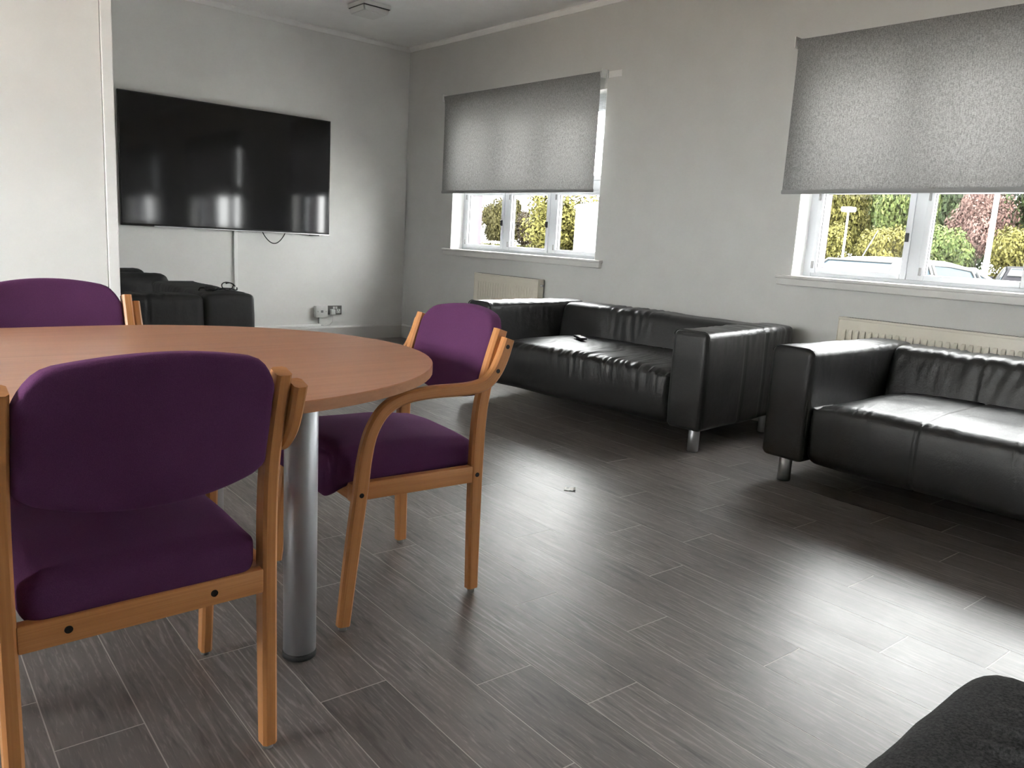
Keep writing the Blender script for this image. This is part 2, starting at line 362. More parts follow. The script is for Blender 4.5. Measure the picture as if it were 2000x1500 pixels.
# windows ------------------------------------------------------------
def make_window(name, y0, y1, sill=True):
    t = empty(name, (0, 0, 0), kind='structure'); xf, xb = XW+0.135, XW+0.195
    z0, z1, zt = WZ0, WZ1, 1.515; F = 0.055
    bm = B(); box(bm, (xf, y0, z0), (xb, y0+F, z1), .004); box(bm, (xf, y1-F, z0), (xb, y1, z1), .004); box(bm, (xf, y0+F, z0), (xb, y1-F, z0+0.03), .004); box(bm, (xf, y0+F, z1-F), (xb, y1-F, z1), .004)
    obj('frame', bm, 'upvc', t, True)
    wd = (y1-y0-2*F); ys = [y0+F+wd*i/3 for i in range(4)]
    for yy in ys[1:3]:
        bm = B(); box(bm, (xf-0.004, yy-0.032, z0+0.03), (xb, yy+0.032, z1-F), .004); obj('mullion', bm, 'upvc', t, True)
    bm = B(); box(bm, (xf-0.002, y0+F, zt-0.04), (xb, y1-F, zt+0.04), .004); obj('transom', bm, 'upvc', t, True)
    for i in range(3):
        a, b = ys[i] + (0.032 if i else 0), ys[i+1] - (0.032 if i < 2 else 0)
        for za, zb, low in ((z0+0.03, zt-0.04, True), (zt+0.04, z1-F, False)):
            S = 0.034; bm = B()
            box(bm, (xf-0.012, a, za), (xb-0.02, a+S, zb), .005); box(bm, (xf-0.012, b-S, za), (xb-0.02, b, zb), .005); box(bm, (xf-0.012, a+S, za), (xb-0.02, b-S, za+S), .005); box(bm, (xf-0.012, a+S, zb-S), (xb-0.02, b-S, zb), .005)
            s = obj('sash', bm, 'upvc', t, True)
            bm = B(); box(bm, (xf+0.016, a+S-0.004, za+S-0.004), (xf+0.022, b-S+0.004, zb-S+0.004)); obj('pane', bm, 'window_glass', s)
            bm = B()
            for (ya, yb, zc, zd) in ((a+S-0.004, a+S+0.002, za+S, zb-S), (b-S-0.002, b-S+0.004, za+S, zb-S), (a+S, b-S, za+S-0.003, za+S+0.002), (a+S, b-S, zb-S-0.002, zb-S+0.003)): box(bm, (xf+0.006, ya, zc), (xf+0.016, yb, zd))
            obj('gasket', bm, 'black_rubber', s)
            if low:
                for zz in (za+0.05, zb-0.05):
                    bm = B(); box(bm, (xf-0.020, b-0.018, zz-0.022), (xf-0.010, b-0.006, zz+0.022), .002); obj('hinge', bm, 'grey_plastic', s)
                bm = B(); box(bm, (xf-0.030, a+S/2-0.008+0.3*(b-a)*0, za+0.21), (xf-0.012, a+S/2+0.008, za+0.26), .003); obj('latch', bm, 'black_plastic', s)
    # trickle vent at the head, louvred
    bm = B()
    box(bm, (xf-0.016, y0+0.02, z1-0.13), (xf-0.001, y0+0.55, z1-0.035), .004)
    for q in range(4): box(bm, (xf-0.024, y0+0.03, z1-0.122+q*0.022), (xf-0.016, y0+0.54, z1-0.110+q*0.022), .002)
    obj('vent', bm, 'upvc', t, True)
    if sill:
        bm = B(); box(bm, (XW-0.032, y0-0.075, z0-0.052), (XW-0.001, y1+0.075, z0), .006, 3); box(bm, (XW-0.04, y0-0.085, z0-0.012), (XW-0.001, y1+0.085, z0+0.008), .005, 3); box(bm, (XW-0.002, y0+0.001, z0-0.004), (xf, y1-0.001, z0+0.008))
        obj('sill', bm, 'sill_paint', t, True)
        bm = B(); box(bm, (XW+0.001, y1-0.006, z0+0.008), (xf, y1-0.0005, z1)); box(bm, (XW+0.001, y0+0.0005, z0+0.008), (xf, y0+0.006, z1)); obj('lining', bm, 'white_gloss', t)
    return t
for k, (a, b) in WIN.items(): make_window('window_%d' % k, a, b)
for k, (a, b) in enumerate(FILL_WINS):
    t = empty('window_%d' % (4+k), kind='structure')  # added out-of-view window, here only to let light in
    bm = B()
    for yy in (a, (a+b)/2-0.03, b-0.06): box(bm, (XL-0.08, yy, LZ0), (XL-0.02, yy+0.06, LZ1))
    box(bm, (XL-0.08, a, LZ0), (XL-0.02, b, LZ0+0.06)); box(bm, (XL-0.08, a, LZ1-0.06), (XL-0.02, b, LZ1)); obj('frame', bm, 'upvc', t)
    bm = B(); box(bm, (XL-0.053, a+0.06, LZ0+0.06), (XL-0.047, b-0.06, LZ1-0.06)); obj('pane', bm, 'window_glass', t)

# ------------------------------------------------------------------ sofas
def make_sofa(name, W, D, loc, rz, label, leather_m, H=0.65, aw=0.215, seat_z=0.43, seams=(), back_seams=(), wr=1.0, side_seams=(), group=None, cat='sofa', seed=0, bz=0.125, rad=0.030, folds=0.0, leg_m='satin_metal', crown=0.05, piped=True):
    """local x: along the width (0 at the viewer's left arm when standing in front = +x ... ), local y: depth from the front edge"""
    t = empty(name, loc, rz, label, cat, group)
    def groove(x, lst, wdt=0.006): return sum(math.exp(-((x-s)/wdt)**2) for s in lst)
    def arm(x0, x1, outer):
        def d(p, n):
            s = seed + x0*3
            edge = smooth01(H-0.22, H-0.02, p.z)
            a = 0.004*nz(p.y*5, p.z*5, s) + 0.0022*wr*edge*nz(p.y*34, p.z*7, s+4)
            if abs(n.x) > 0.6:
                a += 0.007*math.sin(PI*min(max((p.y)/D, 0), 1))*math.sin(PI*(p.z-bz)/(H-bz))
                a -= 0.006*groove(p.y, side_seams) if (n.x*outer) > 0.6 else 0
            if n.z > 0.6: a += 0.006*math.sin(PI*(p.x-x0)/(x1-x0)) - 0.004*groove(p.y, side_seams)
            if folds and n.z > 0.5: a += folds*max(0, math.sin((p.y+0.25*(x1-p.x)**1.0+0.006*nz(p.x*9, p.y*3, 5))*2*PI/0.040))**1.3*smooth01(0.035, 0.07, p.y)*smooth01(0.26, 0.2, p.y)*smooth01(x1-0.05, x1-0.10, p.x)
            if abs(n.y) > 0.7: a += 0.004*math.sin(PI*(p.z-bz)/(H-bz))
            return p + n*a
        bm = B(); soft_box(bm, (x0, 0, bz), (x1, D, H), rad, (24 if folds else 6, 220 if folds else 60, 22), d)
        o = obj('armrest', bm, leather_m, t, True, 70)
        if not piped: return
        # piped seam round the arm's front edge
        pts = []; q = 0.012
        for i in range(9): pts.append((x0+q*0.4, 0.018, bz+0.02 + (H-0.03-bz-0.02)*i/8))
        for i in range(1, 6): a = PI - i/6*PI/2; pts.append((x0+0.03+0.03*math.cos(a), 0.012, H-0.03+0.03*math.sin(a)))
        for i in range(7): pts.append((x0+0.03+(x1-x0-0.06)*i/6, 0.012, H+0.003))
        for i in range(1, 6): a = PI/2 - i/6*PI/2; pts.append((x1-0.03+0.03*math.cos(a), 0.012, H-0.03+0.03*math.sin(a)))
        for i in range(9): pts.append((x1-q*0.4, 0.018, H-0.03 - (H-0.03-bz-0.02)*i/8))
        bm = B(); tube(bm, pts, 0.0032, 6); obj('piping', bm, leather_m, o, True)
    arm(0, aw, -1); arm(W-aw, W, 1)
    def seat_d(p, n):
        u = (p.x-aw)/(W-2*aw); top = smooth01(0.2, 0.9, n.z); fr = smooth01(0.3, 0.95, -n.y)
        endf = 1-(2*u-1)**6
        z_add = crown*top*endf*(0.65+0.35*smooth01(0, 0.3, p.y)) - crown*0.8*top
        front = smooth01(0.22, 0.02, p.y)
        rid = nz(p.x*26 + 5*nz(p.x*2, p.y*3, seed), p.y*2.6 + p.x*3, seed+2)
        mask = 0.35 + 0.65*smooth01(-0.1, 0.35, nz(p.x*2.1, 0.4, seed+9)+0.15)
        wrk = 0.0065*wr*mask*(1-abs(rid)*2.2)*(top*(0.35+0.65*front) + 0.55*fr*smooth01(0.22, 0.42, p.z))
        lump = 0.006*nz(p.x*3, p.y*4, seed+5)
        g = -0.009*groove(p.x, seams)
        q = p + n*(wrk+lump+g) + Vector((0, 0, z_add))
        q.y -= 0.016*fr*math.sin(PI*(p.z-bz)/(seat_z-bz))
        return q
    bm = B(); soft_box(bm, (aw-0.004, 0.012, bz), (W-aw+0.004, D-0.16, seat_z), 0.055, (int(150*(W-2*aw)/1.4), 34, 14), seat_d, 5)
    obj('seat', bm, leather_m, t, True, 70)
    def back_d(p, n):
        zz = (p.z-0.3)/(H-0.3); fr = smooth01(0.3, 0.9, -n.y)
        rid = nz(p.x*20+4*nz(p.x*2, p.z*2, seed+7), p.z*3+p.x*5, seed+21); mask = smooth01(-0.1, 0.35, nz(p.x*1.7, 2.2, seed+3)+0.1)
        a = 0.006*nz(p.x*3, p.z*4, seed+6) + 0.006*wr*mask*(1-abs(rid)*2.2)*(fr*0.7*smooth01(0.35, 0.6, p.z) + smooth01(0.3, 0.9, n.z))
        a -= 0.008*groove(p.x, back_seams); a += 0.012*fr*math.sin(PI*min(max(zz, 0), 1))
        if n.y > 0.6: a += 0.003*nz(p.x*26, p.z*4, seed+11)*smooth01(H-0.3, H-0.05, p.z)*wr
        q = p + n*a
        q.y -= 0.075*fr*(1-min(max(zz, 0), 1)) 
        return q
    bm = B(); soft_box(bm, (aw-0.004, D-0.235, bz), (W-aw+0.004, D, H-0.006), 0.042, (int(110*(W-2*aw)/1.4), 6, 26), back_d, 4)
    obj('backrest', bm, leather_m, t, True, 70)
    for lx in (0.085, W-0.085):
        for ly in (0.095, D-0.095):
            bm = B(); cyl(bm, (lx, ly, 0.0), (lx, ly, bz+0.01), 0.030, 24, 0.003); obj('leg', bm, leg_m, t, True)
    return t
d5 = math.radians(5)
# facing -X: local x runs along +Y (rz = 90 deg would give y -> -x), so the local frame is mirrored by building with rz = -90 and facing handled below
def place_facing_minus_x(corner_near, W, tilt):
    """front-right (nearest, low y) corner given; local +x must run -Y so that depth (+y local) runs +X"""
    rz = -PI/2 + tilt
    # local x axis = (cos rz, sin rz) = (sin tilt, -cos tilt); the local origin is the far front corner
    return (corner_near[0] - W*math.sin(tilt), corner_near[1] + W*math.cos(tilt), 0), rz
W1 = 1.83
loc, rz = place_facing_minus_x((3.395, 2.350), W1, math.radians(4.5))
make_sofa('leather_sofa', W1, 0.98, loc, rz, 'wrinkled black leather sofa under the narrower window, remote lying on its seat', 'black_leather', wr=1.9, side_seams=(0.40, 0.63), seed=1, group=None)
W2 = 1.88
loc, rz = place_facing_minus_x((3.300, 1.965-W2), W2, math.radians(-1.5))
make_sofa('leather_sofa', W2, 1.0, loc, rz, 'black leather sofa with stitched seat panels in front of the wide radiator', 'black_leather', wr=1.25, seams=(0.70, 1.20), back_seams=(0.64, 1.25), seed=4, crown=0.06)
W3 = 1.80
make_sofa('leather_sofa', W3, 0.98, (1.965, 5.555, 0), PI, aw=0.30, label= 'black leather sofa seen from behind, below the television, cord lying on its top', leather_m='black_leather_matt', wr=1.3, seams=(0.7, 1.1), back_seams=(0.615, 1.2), seed=8, H=0.655)
make_sofa('leather_armchair', 0.76, 0.90, (1.95, 6.02, 0), PI/2, 'black leather armchair against the television wall behind the sofa seen from behind', 'black_leather_matt', wr=0.5, seed=11, cat='armchair', H=0.67, rad=0.075, piped=False)
make_sofa('fabric_sofa', 1.85, 0.95, (0.925, -1.595, 0), PI/2, 'charcoal fabric sofa arm poking in at the bottom corner of the frame', 'charcoal_fabric', wr=0.5, folds=0.008, seed=15, H=0.655, aw=0.24, rad=0.045, piped=False)

# ------------------------------------------------------------------ chairs
def sweep_rect(bm, path, wid, dep, x0, ch=0.005, uvl=None):
    """path of (f, z, depth) in the (y, z) plane, swept as a chamfered rectangle centred at x0 with thickness wid"""
    P = [Vector((p[0], p[1])) for p in path]; D = [p[2] if len(p) > 2 else dep for p in path]; rings = []; L = 0; Ls = []
    for i, p in enumerate(P):
        if i: L += (P[i]-P[i-1]).length
        Ls.append(L)
        t = (P[min(i+1, len(P)-1)] - P[max(i-1, 0)]).normalized(); n = Vector((t.y, -t.x))
        h, w2 = D[i]/2, wid/2
        prof = [(-w2+ch, -h), (w2-ch, -h), (w2, -h+ch), (w2, h-ch), (w2-ch, h), (-w2+ch, h), (-w2, h-ch), (-w2, -h+ch)]
        rings.append([(bm.verts.new((x0+a, p.x+n.x*b, p.y+n.y*b)), (L, b + a*0.6)) for a, b in prof])
    uv = bm.loops.layers.uv.verify()
    def face(vs):
        f = bm.faces.new([v for v, _ in vs])
        for l, (_, c) in zip(f.loops, vs): l[uv].uv = c
    for A, C in zip(rings, rings[1:]):
        for i in range(8): face((A[i], C[i], C[(i+1) % 8], A[(i+1) % 8]))
    # rounded ends
    for R, sgn in ((rings[0], -1), (rings[-1], 1)):
        face(R[::-1] if sgn > 0 else R)
    bmesh.ops.recalc_face_normals(bm, faces=bm.faces)
    return bm
def catmull(pts, n=5):
    out = []; P = [pts[0]] + list(pts) + [pts[-1]]
    for i in range(1, len(P)-2):
        for k in range(n):
            t = k/n; q = []
            for j in range(len(P[i])):
                a, b, c, d = P[i-1][j], P[i][j], P[i+1][j], P[i+2][j]
                q.append(0.5*((2*b) + (-a+c)*t + (2*a-5*b+4*c-d)*t*t + (-a+3*b-3*c+d)*t**3))
            out.append(tuple(q))
    out.append(tuple(P[-2])); return out
def uv_box(bm, lo, hi, bev, along):
    """bevelled bar with uv along its length axis"""
    box(bm, lo, hi, bev, 2); uv = bm.loops.layers.uv.verify()
    for f in bm.faces:
        for l in f.loops:
            c = l.vert.co; o = [c[i] for i in range(3) if i != along]
            l[uv].uv = (c[along], o[0] + o[1])
    return bm
def chair_parts(t):
    S0, T0 = 0.224, 0.030; S1, T1 = 0.2535, 0.027
    rear = catmull([(0.0, 0.012, 0.036), (0.004, 0.20, 0.040), (0.006, 0.40, 0.043), (0.002, 0.54, 0.043), (-0.010, 0.63, 0.041), (-0.032, 0.715, 0.040), (-0.060, 0.805, 0.038)])
    armp = catmull([(0.437, 0.012, 0.036), (0.417, 0.20, 0.040), (0.394, 0.39, 0.041), (0.384, 0.475, 0.039), (0.366, 0.547, 0.037), (0.330, 0.601, 0.036), (0.275, 0.630, 0.035), (0.19, 0.641, 0.035), (0.075, 0.642, 0.036), (0.012, 0.652, 0.038), (-0.024, 0.682, 0.040), (-0.048, 0.726, 0.040), (-0.067, 0.782, 0.038)])
    for s in (-1, 1):
        bm = B(); sweep_rect(bm, rear, T0, 0.04, s*S0, 0.006); l = obj('rear_leg', bm, 'beech', t, True, 32)
        bm = B(); cyl(bm, (s*S0, 0, 0), (s*S0, 0, 0.014), 0.011, 12); obj('foot_glide', bm, 'grey_plastic', l, True)
        bm = B(); cyl(bm, (s*(S0+T0/2-0.003), 0.008, 0.375), (s*(S0+T0/2+0.0012), 0.008, 0.375), 0.0065, 14); obj('bolt', bm, 'bolt_black', l)
        bm = B(); sweep_rect(bm, armp, T1, 0.038, s*S1, 0.006); a = obj('arm_and_front_leg', bm, 'beech', t, True, 32)
        bm = B(); cyl(bm, (s*S1, 0.437, 0), (s*S1, 0.437, 0.014), 0.011, 12); obj('foot_glide', bm, 'grey_plastic', a, True)
        for f, z in ((0.396, 0.378), (-0.028, 0.690), (-0.058, 0.760)):
            bm = B(); cyl(bm, (s*(S1+T1/2-0.003), f, z), (s*(S1+T1/2+0.0012), f, z), 0.0065, 14); obj('bolt', bm, 'bolt_black', a)
        bm = B(); uv_box(bm, (s*S0-0.013, 0.018, 0.352), (s*S0+0.013, 0.412, 0.402), 0.004, 1); obj('side_rail', bm, 'beech', t, True)
    bm = B(); uv_box(bm, (-S0+0.014, -0.014, 0.352), (S0-0.014, 0.010, 0.402), 0.004, 0); r = obj('rear_rail', bm, 'beech', t, True)
    for bx in (-0.135, 0.112):
        bm = B(); cyl(bm, (bx, -0.0115, 0.377), (bx, -0.0152, 0.377), 0.0068, 14); obj('bolt', bm, 'bolt_black', r)
    bm = B(); uv_box(bm, (-S0+0.013, 0.385, 0.352), (S0-0.013, 0.409, 0.402), 0.004, 0); obj('front_rail', bm, 'beech', t, True)
    # seat cushion
    def sd(p, n):
        w = 1.0 + 0.10*smooth01(0.0, 0.45, p.y)*0.6
        q = Vector((p.x*w, p.y, p.z)); top = smooth01(0.2, 0.9, n.z); u = p.x/0.2; v = (p.y-0.225)/0.245
        q.z += top*(0.022*(1-u*u)*(1-v*v*0.8) - 0.012*smooth01(0.2, -0.02, p.y))
        if p.y > 0.40: q.z -= 0.045*((p.y-0.40)/0.07)**2*(0.4+0.6*(1-top))
        q += n*0.0025*nz(p.x*7, p.y*7, 3)
        return q
    bm = B(); soft_box(bm, (-0.203, -0.012, 0.380), (0.203, 0.470, 0.487), 0.040, (22, 24, 4), sd, 5)
    obj('seat_cushion', bm, 'purple_fabric', t, True, 75)
    # back pad: straight sides between the posts, bowed top and bottom edges
    bm = B(); NU, NV = 30, 20; hw = 0.207; grid = {}
    def ztop(u): a = abs(u); return 0.858 - 0.030*a**2 - 0.050*max(0, (a-0.72)/0.28)**2.6
    def zbot(u): a = abs(u); return 0.576 + 0.040*a**2.2 + 0.012*max(0, (a-0.85)/0.15)**2
    def pt(u, v, side):
        z = zbot(u) + (ztop(u)-zbot(u))*v
        e = min(1, (1-abs(u))/0.06)*1.0; ev = min(1, min(v, 1-v)/0.05)
        rnd = math.sqrt(max(0, 1-(1-e)**2)) * math.sqrt(max(0, 1-(1-ev)**2))
        th = (0.009 + 0.012*rnd + 0.004*(1-u*u)*4*v*(1-v))*side
        f = 0.008 - 0.275*(z-0.62) - 0.026*(1-u*u) - 0.020
        f += 0.0015*nz(u*3, v*3, 5)
        return (u*hw, f + th, z)
    us = [math.sin(PI/2*(2*i/NU-1)) for i in range(NU+1)]; vs = [0.5+0.5*math.sin(PI/2*(2*j/NV-1)) for j in range(NV+1)]
    for sd_ in (1, -1):
        for i in range(NU+1):
            for j in range(NV+1): grid[(i, j, sd_)] = bm.verts.new(pt(us[i], vs[j], sd_))
    for i in range(NU):
        for j in range(NV):
            bm.faces.new((grid[(i, j, 1)], grid[(i, j+1, 1)], grid[(i+1, j+1, 1)], grid[(i+1, j, 1)])); bm.faces.new((grid[(i, j, -1)], grid[(i+1, j, -1)], grid[(i+1, j+1, -1)], grid[(i, j+1, -1)]))
    for i in range(NU):
        bm.faces.new((grid[(i, 0, 1)], grid[(i+1, 0, 1)], grid[(i+1, 0, -1)], grid[(i, 0, -1)])); bm.faces.new((grid[(i, NV, 1)], grid[(i, NV, -1)], grid[(i+1, NV, -1)], grid[(i+1, NV, 1)]))
    for j in range(NV):
        bm.faces.new((grid[(0, j, 1)], grid[(0, j, -1)], grid[(0, j+1, -1)], grid[(0, j+1, 1)])); bm.faces.new((grid[(NU, j, 1)], grid[(NU, j+1, 1)], grid[(NU, j+1, -1)], grid[(NU, j, -1)]))
    bmesh.ops.recalc_face_normals(bm, faces=bm.faces)
    obj('back_cushion', bm, 'purple_fabric', t, True, 80)
CG = 'purple armchairs around the oval table'
chB = empty('meeting_chair', (0.409, 1.420, 0), 0.0, 'nearest purple beech chair, seen from behind, pushed up to the table', 'chair', CG); chair_parts(chB)
chA = dup(chB); chA.location = (1.457, 1.988, 0); chA.rotation_euler = (0, 0, math.radians(85.6)); chA['label'] = 'purple beech chair at the rounded end of the table, side-on beside the sofas'
chC = dup(chB); chC.location = (0.561, 2.838, 0); chC.rotation_euler = (0, 0, math.radians(180)); chC['label'] = 'purple beech chair on the far side of the table, only its back showing'

# ------------------------------------------------------------------ table
def racetrack(a, b, xc, yc, xl, n=40):
    pts = [(xc + a*math.cos(t), yc + b*math.sin(t)) for t in [(-PI/2 + PI*i/n) for i in range(n+1)]]
    pts += [(xl + a*math.cos(t), yc + b*math.sin(t)) for t in [(PI/2 + PI*i/n) for i in range(n+1)]]
    return pts
tb = empty('meeting_table', (0.209, 2.054, 0), 0, 'long oval beech-topped meeting table on round silver legs', 'table')
def slab(name, grow, z0, z1, bev, m):
    bm = B(); pts = racetrack(0.714+grow, 0.6435+grow, 0.413, 0.0, -0.413); 
    lo = [bm.verts.new((x, y, z0)) for x, y in pts]; hi = [bm.verts.new((x, y, z1)) for x, y in pts]; n = len(pts)
    bm.faces.new(lo[::-1]); bm.faces.new(hi)
    for i in range(n): bm.faces.new((lo[i], lo[(i+1) % n], hi[(i+1) % n], hi[i]))
    bmesh.ops.remove_doubles(bm, verts=bm.verts, dist=1e-5)
    if bev: bmesh.ops.bevel(bm, geom=[e for e in bm.edges if abs(e.verts[0].co.z-e.verts[1].co.z) < 1e-6], offset=bev, segments=2, affect='EDGES')
    return obj(name, bm, m, tb, True, 50)
slab('table_top', -0.0015, 0.707, 0.7302, 0, 'table_laminate')
bm = B(); outp = racetrack(0.714, 0.6435, 0.413, 0, -0.413); inp = racetrack(0.7122, 0.6417, 0.413, 0, -0.413); n = len(outp)
prof = [(1, 0.7055), (0, 0.7055), (0, 0.7285), (1, 0.7303)]
rg = [[bm.verts.new(((outp if o == 0 else inp)[i][0], (outp if o == 0 else inp)[i][1], z)) for o, z in prof] for i in range(n)]
for i in range(n):
    for k in range(4): bm.faces.new((rg[i][k], rg[(i+1) % n][k], rg[(i+1) % n][(k+1) % 4], rg[i][(k+1) % 4]))
bmesh.ops.recalc_face_normals(bm, faces=bm.faces); obj('edge_band', bm, 'table_edge', tb, True, 40)
for lx in (0.641, -0.641):
    for ly in (-0.337, 0.27):
        bm = B(); cyl(bm, (lx, ly, 0.016), (lx, ly, 0.695), 0.0405, 40, 0.002); l = obj('leg', bm, 'table_leg_metal', tb, True)
        bm = B(); cyl(bm, (lx, ly, 0.0), (lx, ly, 0.017), 0.042, 32, 0.003); obj('foot_cap', bm, 'black_rubber', l, True)
        bm = B(); cyl(bm, (lx, ly, 0.694), (lx, ly, 0.706), 0.06, 32, 0.002); obj('mounting_plate', bm, 'table_leg_metal', l, True)

# ------------------------------------------------------------------ blinds
def make_blind(y0, y1, zt, zb, label, bracket=True, skew=0.0):
    t = empty('roller_blind', (XW-0.05, (y0+y1)/2, zt), 0, label, 'blind', 'grey roller blinds half drawn down'); h = (y1-y0)/2; dz = zb-zt
    bm = B(); ny, nzz = 40, 24
    def q(i, j, s):
        yy = -h + 2*h*i/ny; zz = dz*j/nzz + 0.02*(1-j/nzz)*0; sk = skew*(yy/h)*(j/nzz)
        return (0.0006*s + 0.004*nz(yy*2.1, zz*2.3, y0)*(j/nzz) - 0.018*math.exp(-j/1.2), yy, zz + sk)
    G = {(i, j, s): bm.verts.new(q(i, j, s)) for i in range(ny+1) for j in range(nzz+1) for s in (0,)}
    for i in range(ny):
        for j in range(nzz): bm.faces.new((G[(i, j, 0)], G[(i, j+1, 0)], G[(i+1, j+1, 0)], G[(i+1, j, 0)]))
    obj('blind_sheet', bm, 'blind_fabric', t, True, 80)
    bm = B(); cyl(bm, (0.012, -h-0.01, -0.012), (0.012, h+0.01, -0.012), 0.021, 20); obj('roller_tube', bm, 'silver_plastic', t, True)
    bm = B(); bmesh.ops.create_cube(bm, size=1.0)
    for v in bm.verts: v.co = Vector((v.co.x*0.011, v.co.y*(2*h+0.012), v.co.z*0.026 + dz + 0.008 + skew*(1 if v.co.y > 0 else -1)))
    bmesh.ops.bevel(bm, geom=list(bm.edges), offset=0.004, segments=2, affect='EDGES'); b = obj('bottom_bar', bm, 'grey_plastic', t, True)
    for s in (-1, 1):
        bm = B(); box(bm, (-0.015, s*(h+0.018)-0.004, -0.042), (0.046, s*(h+0.018)+0.004, 0.022), 0.003); box(bm, (0.040, s*(h+0.018)-0.012, -0.042), (0.049, s*(h+0.018)+0.012, 0.022), 0.002); obj('bracket', bm, 'white_plastic', t, True)
    # bead chain beside the bracket
    bm = B()
    for k in range(46):
        bmesh.ops.create_icosphere(bm, subdivisions=1, radius=0.0026, matrix=Matrix.Translation((0.02, -h-0.028, -0.02-k*0.0115)))
        bmesh.ops.create_icosphere(bm, subdivisions=1, radius=0.0026, matrix=Matrix.Translation((0.036, -h-0.028, -0.02-k*0.0115)))
    obj('bead_chain', bm, 'white_plastic', t, True)
    if bracket:
        bm = B(); box(bm, (0.041, -h-0.165, -0.038), (0.0495, -h-0.036, 0.008), 0.002); obj('fixing_plate', bm, 'white_plastic', t, True)
    return t
make_blind(4.262, 6.205, 2.312, 1.452, 'grey roller blind half drawn over the narrower far window', True, 0.0)
make_blind(0.60, 2.678, 2.312, 1.436, 'grey roller blind over the near window looking on the parked white car', False, -0.004)

make_blind(-2.87, -0.90, 2.312, 1.44, 'grey roller blind over the window beyond the right edge, seen only mirrored in the television', False, 0.0)

# ------------------------------------------------------------------ television and wall fittings
tv = empty('television', (2.7405, YB-0.06, 1.515), 0, 'large black wall-mounted flat television on the far wall', 'television')
hw, hh = 0.9065, 0.513
bm = B(); box(bm, (-hw, 0.0, -hh), (hw, 0.028, hh), 0.004, 2); obj('casing', bm, 'black_plastic', tv, True)
bm = B(); box(bm, (-hw+0.009, -0.0015, -hh+0.018), (hw-0.009, 0.002, hh-0.009), 0.001, 1)
bm2 = bm; obj('screen', bm2, 'tv_screen', tv)
bm = B(); box(bm, (-hw+0.25, -0.003, -hh-0.001), (hw, 0.006, -hh+0.006), 0.001, 1); obj('trim_strip', bm, 'silver_plastic', tv)
bm = B(); box(bm, (hw-0.20, 0.002, -hh-0.012), (hw-0.10, 0.018, -hh+0.002), 0.003); obj('sensor_bar', bm, 'black_plastic', tv, True)
bm = B(); box(bm, (-0.3, 0.028, -0.2), (0.3, 0.0595, 0.2), 0.004); obj('wall_mount', bm, 'black_plastic', tv, True)
bm = B(); pts = [(3.005 + 0.22*i/16, YB-0.03-0.006*math.sin(PI*i/16), 1.01 - 0.105*math.sin(PI*i/16)**0.8) for i in range(17)]; tube(bm, pts, 0.0045, 8)
tag(obj('looped_cable', bm, 'black_rubber', None, True), 'thin black cable looping down below the television', 'cable')
bm = B(); box(bm, (2.757, YB-0.017, 0.136), (2.789, YB-0.0005, 1.035), 0.003)
tag(obj('cable_trunking', bm, 'white_gloss', None, True), 'upright white cable trunking running down the wall below the television', 'trunking')
bm = B(); box(bm, (1.75, YB-0.015, 0.137), (3.60, YB-0.0005, 0.158), 0.003)
tag(obj('cable_trunking', bm, 'white_gloss', None, True), 'slim white cable trunking lying along the top of the baseboard', 'trunking')
sb = empty('spur_box', (3.588, YB, 0.285), 0, 'white surface-mounted switch box on the wall left of the double socket', 'switch box')
bm = B(); box(bm, (-0.060, -0.045, -0.055), (0.060, -0.0008, 0.052), 0.004); obj('back_box', bm, 'white_plastic', sb, True)
bm = B(); box(bm, (-0.061, -0.053, -0.056), (0.061, -0.0455, 0.053), 0.003); obj('faceplate', bm, 'white_plastic', sb, True)
for xx in (-0.043, 0.043):
    bm = B(); cyl(bm, (xx, -0.0525, 0), (xx, -0.0545, 0), 0.004, 12); obj('screw', bm, 'grey_plastic', sb)
bm = B(); box(bm, (-0.012, -0.056, -0.010), (0.012, -0.052, 0.012), 0.002); obj('fuse_carrier', bm, 'grey_plastic', sb, True)
bm = B(); box(bm, (-0.018, -0.028, -0.118), (0.002, -0.0008, -0.0555), 0.003); obj('conduit', bm, 'white_plastic', sb, True)
ds = empty('double_socket', (3.745, YB, 0.293), 0, 'metal double power socket low on the far wall with a white plug in it', 'socket')
bm = B(); box(bm, (-0.073, -0.012, -0.044), (0.073, -0.0008, 0.043), 0.003); obj('faceplate', bm, 'socket_metal', ds, True)
for xx in (-0.034, 0.036):
    bm = B(); box(bm, (xx-0.020, -0.0145, -0.030), (xx+0.020, -0.0115, 0.010), 0.001); ins = obj('socket_insert', bm, 'white_plastic', ds, True)
    bm = B(); box(bm, (xx-0.003, -0.0152, -0.006), (xx+0.003, -0.0144, 0.006)); box(bm, (xx-0.014, -0.0152, -0.021), (xx-0.006, -0.0144, -0.016)); box(bm, (xx+0.006, -0.0152, -0.021), (xx+0.014, -0.0144, -0.016)); obj('pin_slots', bm, 'black_plastic', ins)
for xx in (-0.012, 0.014):
    bm = B(); box(bm, (xx-0.010, -0.016, 0.012), (xx+0.010, -0.0115, 0.034), 0.002); obj('rocker_switch', bm, 'white_plastic', ds, True)
pl = empty('plug', (3.711, YB-0.0155, 0.278), 0, 'white plug pushed into the left half of the double socket', 'plug')
bm = B(); box(bm, (-0.023, -0.034, -0.028), (0.023, -0.0005, 0.024), 0.006, 3); obj('plug_body', bm, 'white_plastic', pl, True)
bm = B(); tube(bm, [(0, -0.02, -0.026), (0.003, -0.02, -0.06), (-0.004, -0.018, -0.10), (-0.03, -0.012, -0.125), (-0.075, -0.0, -0.132), (-0.11, 0.002, -0.128)], 0.0035, 8); obj('flex', bm, 'white_plastic', pl, True)
cl = empty('ceiling_light', (3.475, 5.90, ZC), 0, 'small square white luminaire fixed to the ceiling near the corner', 'ceiling light')
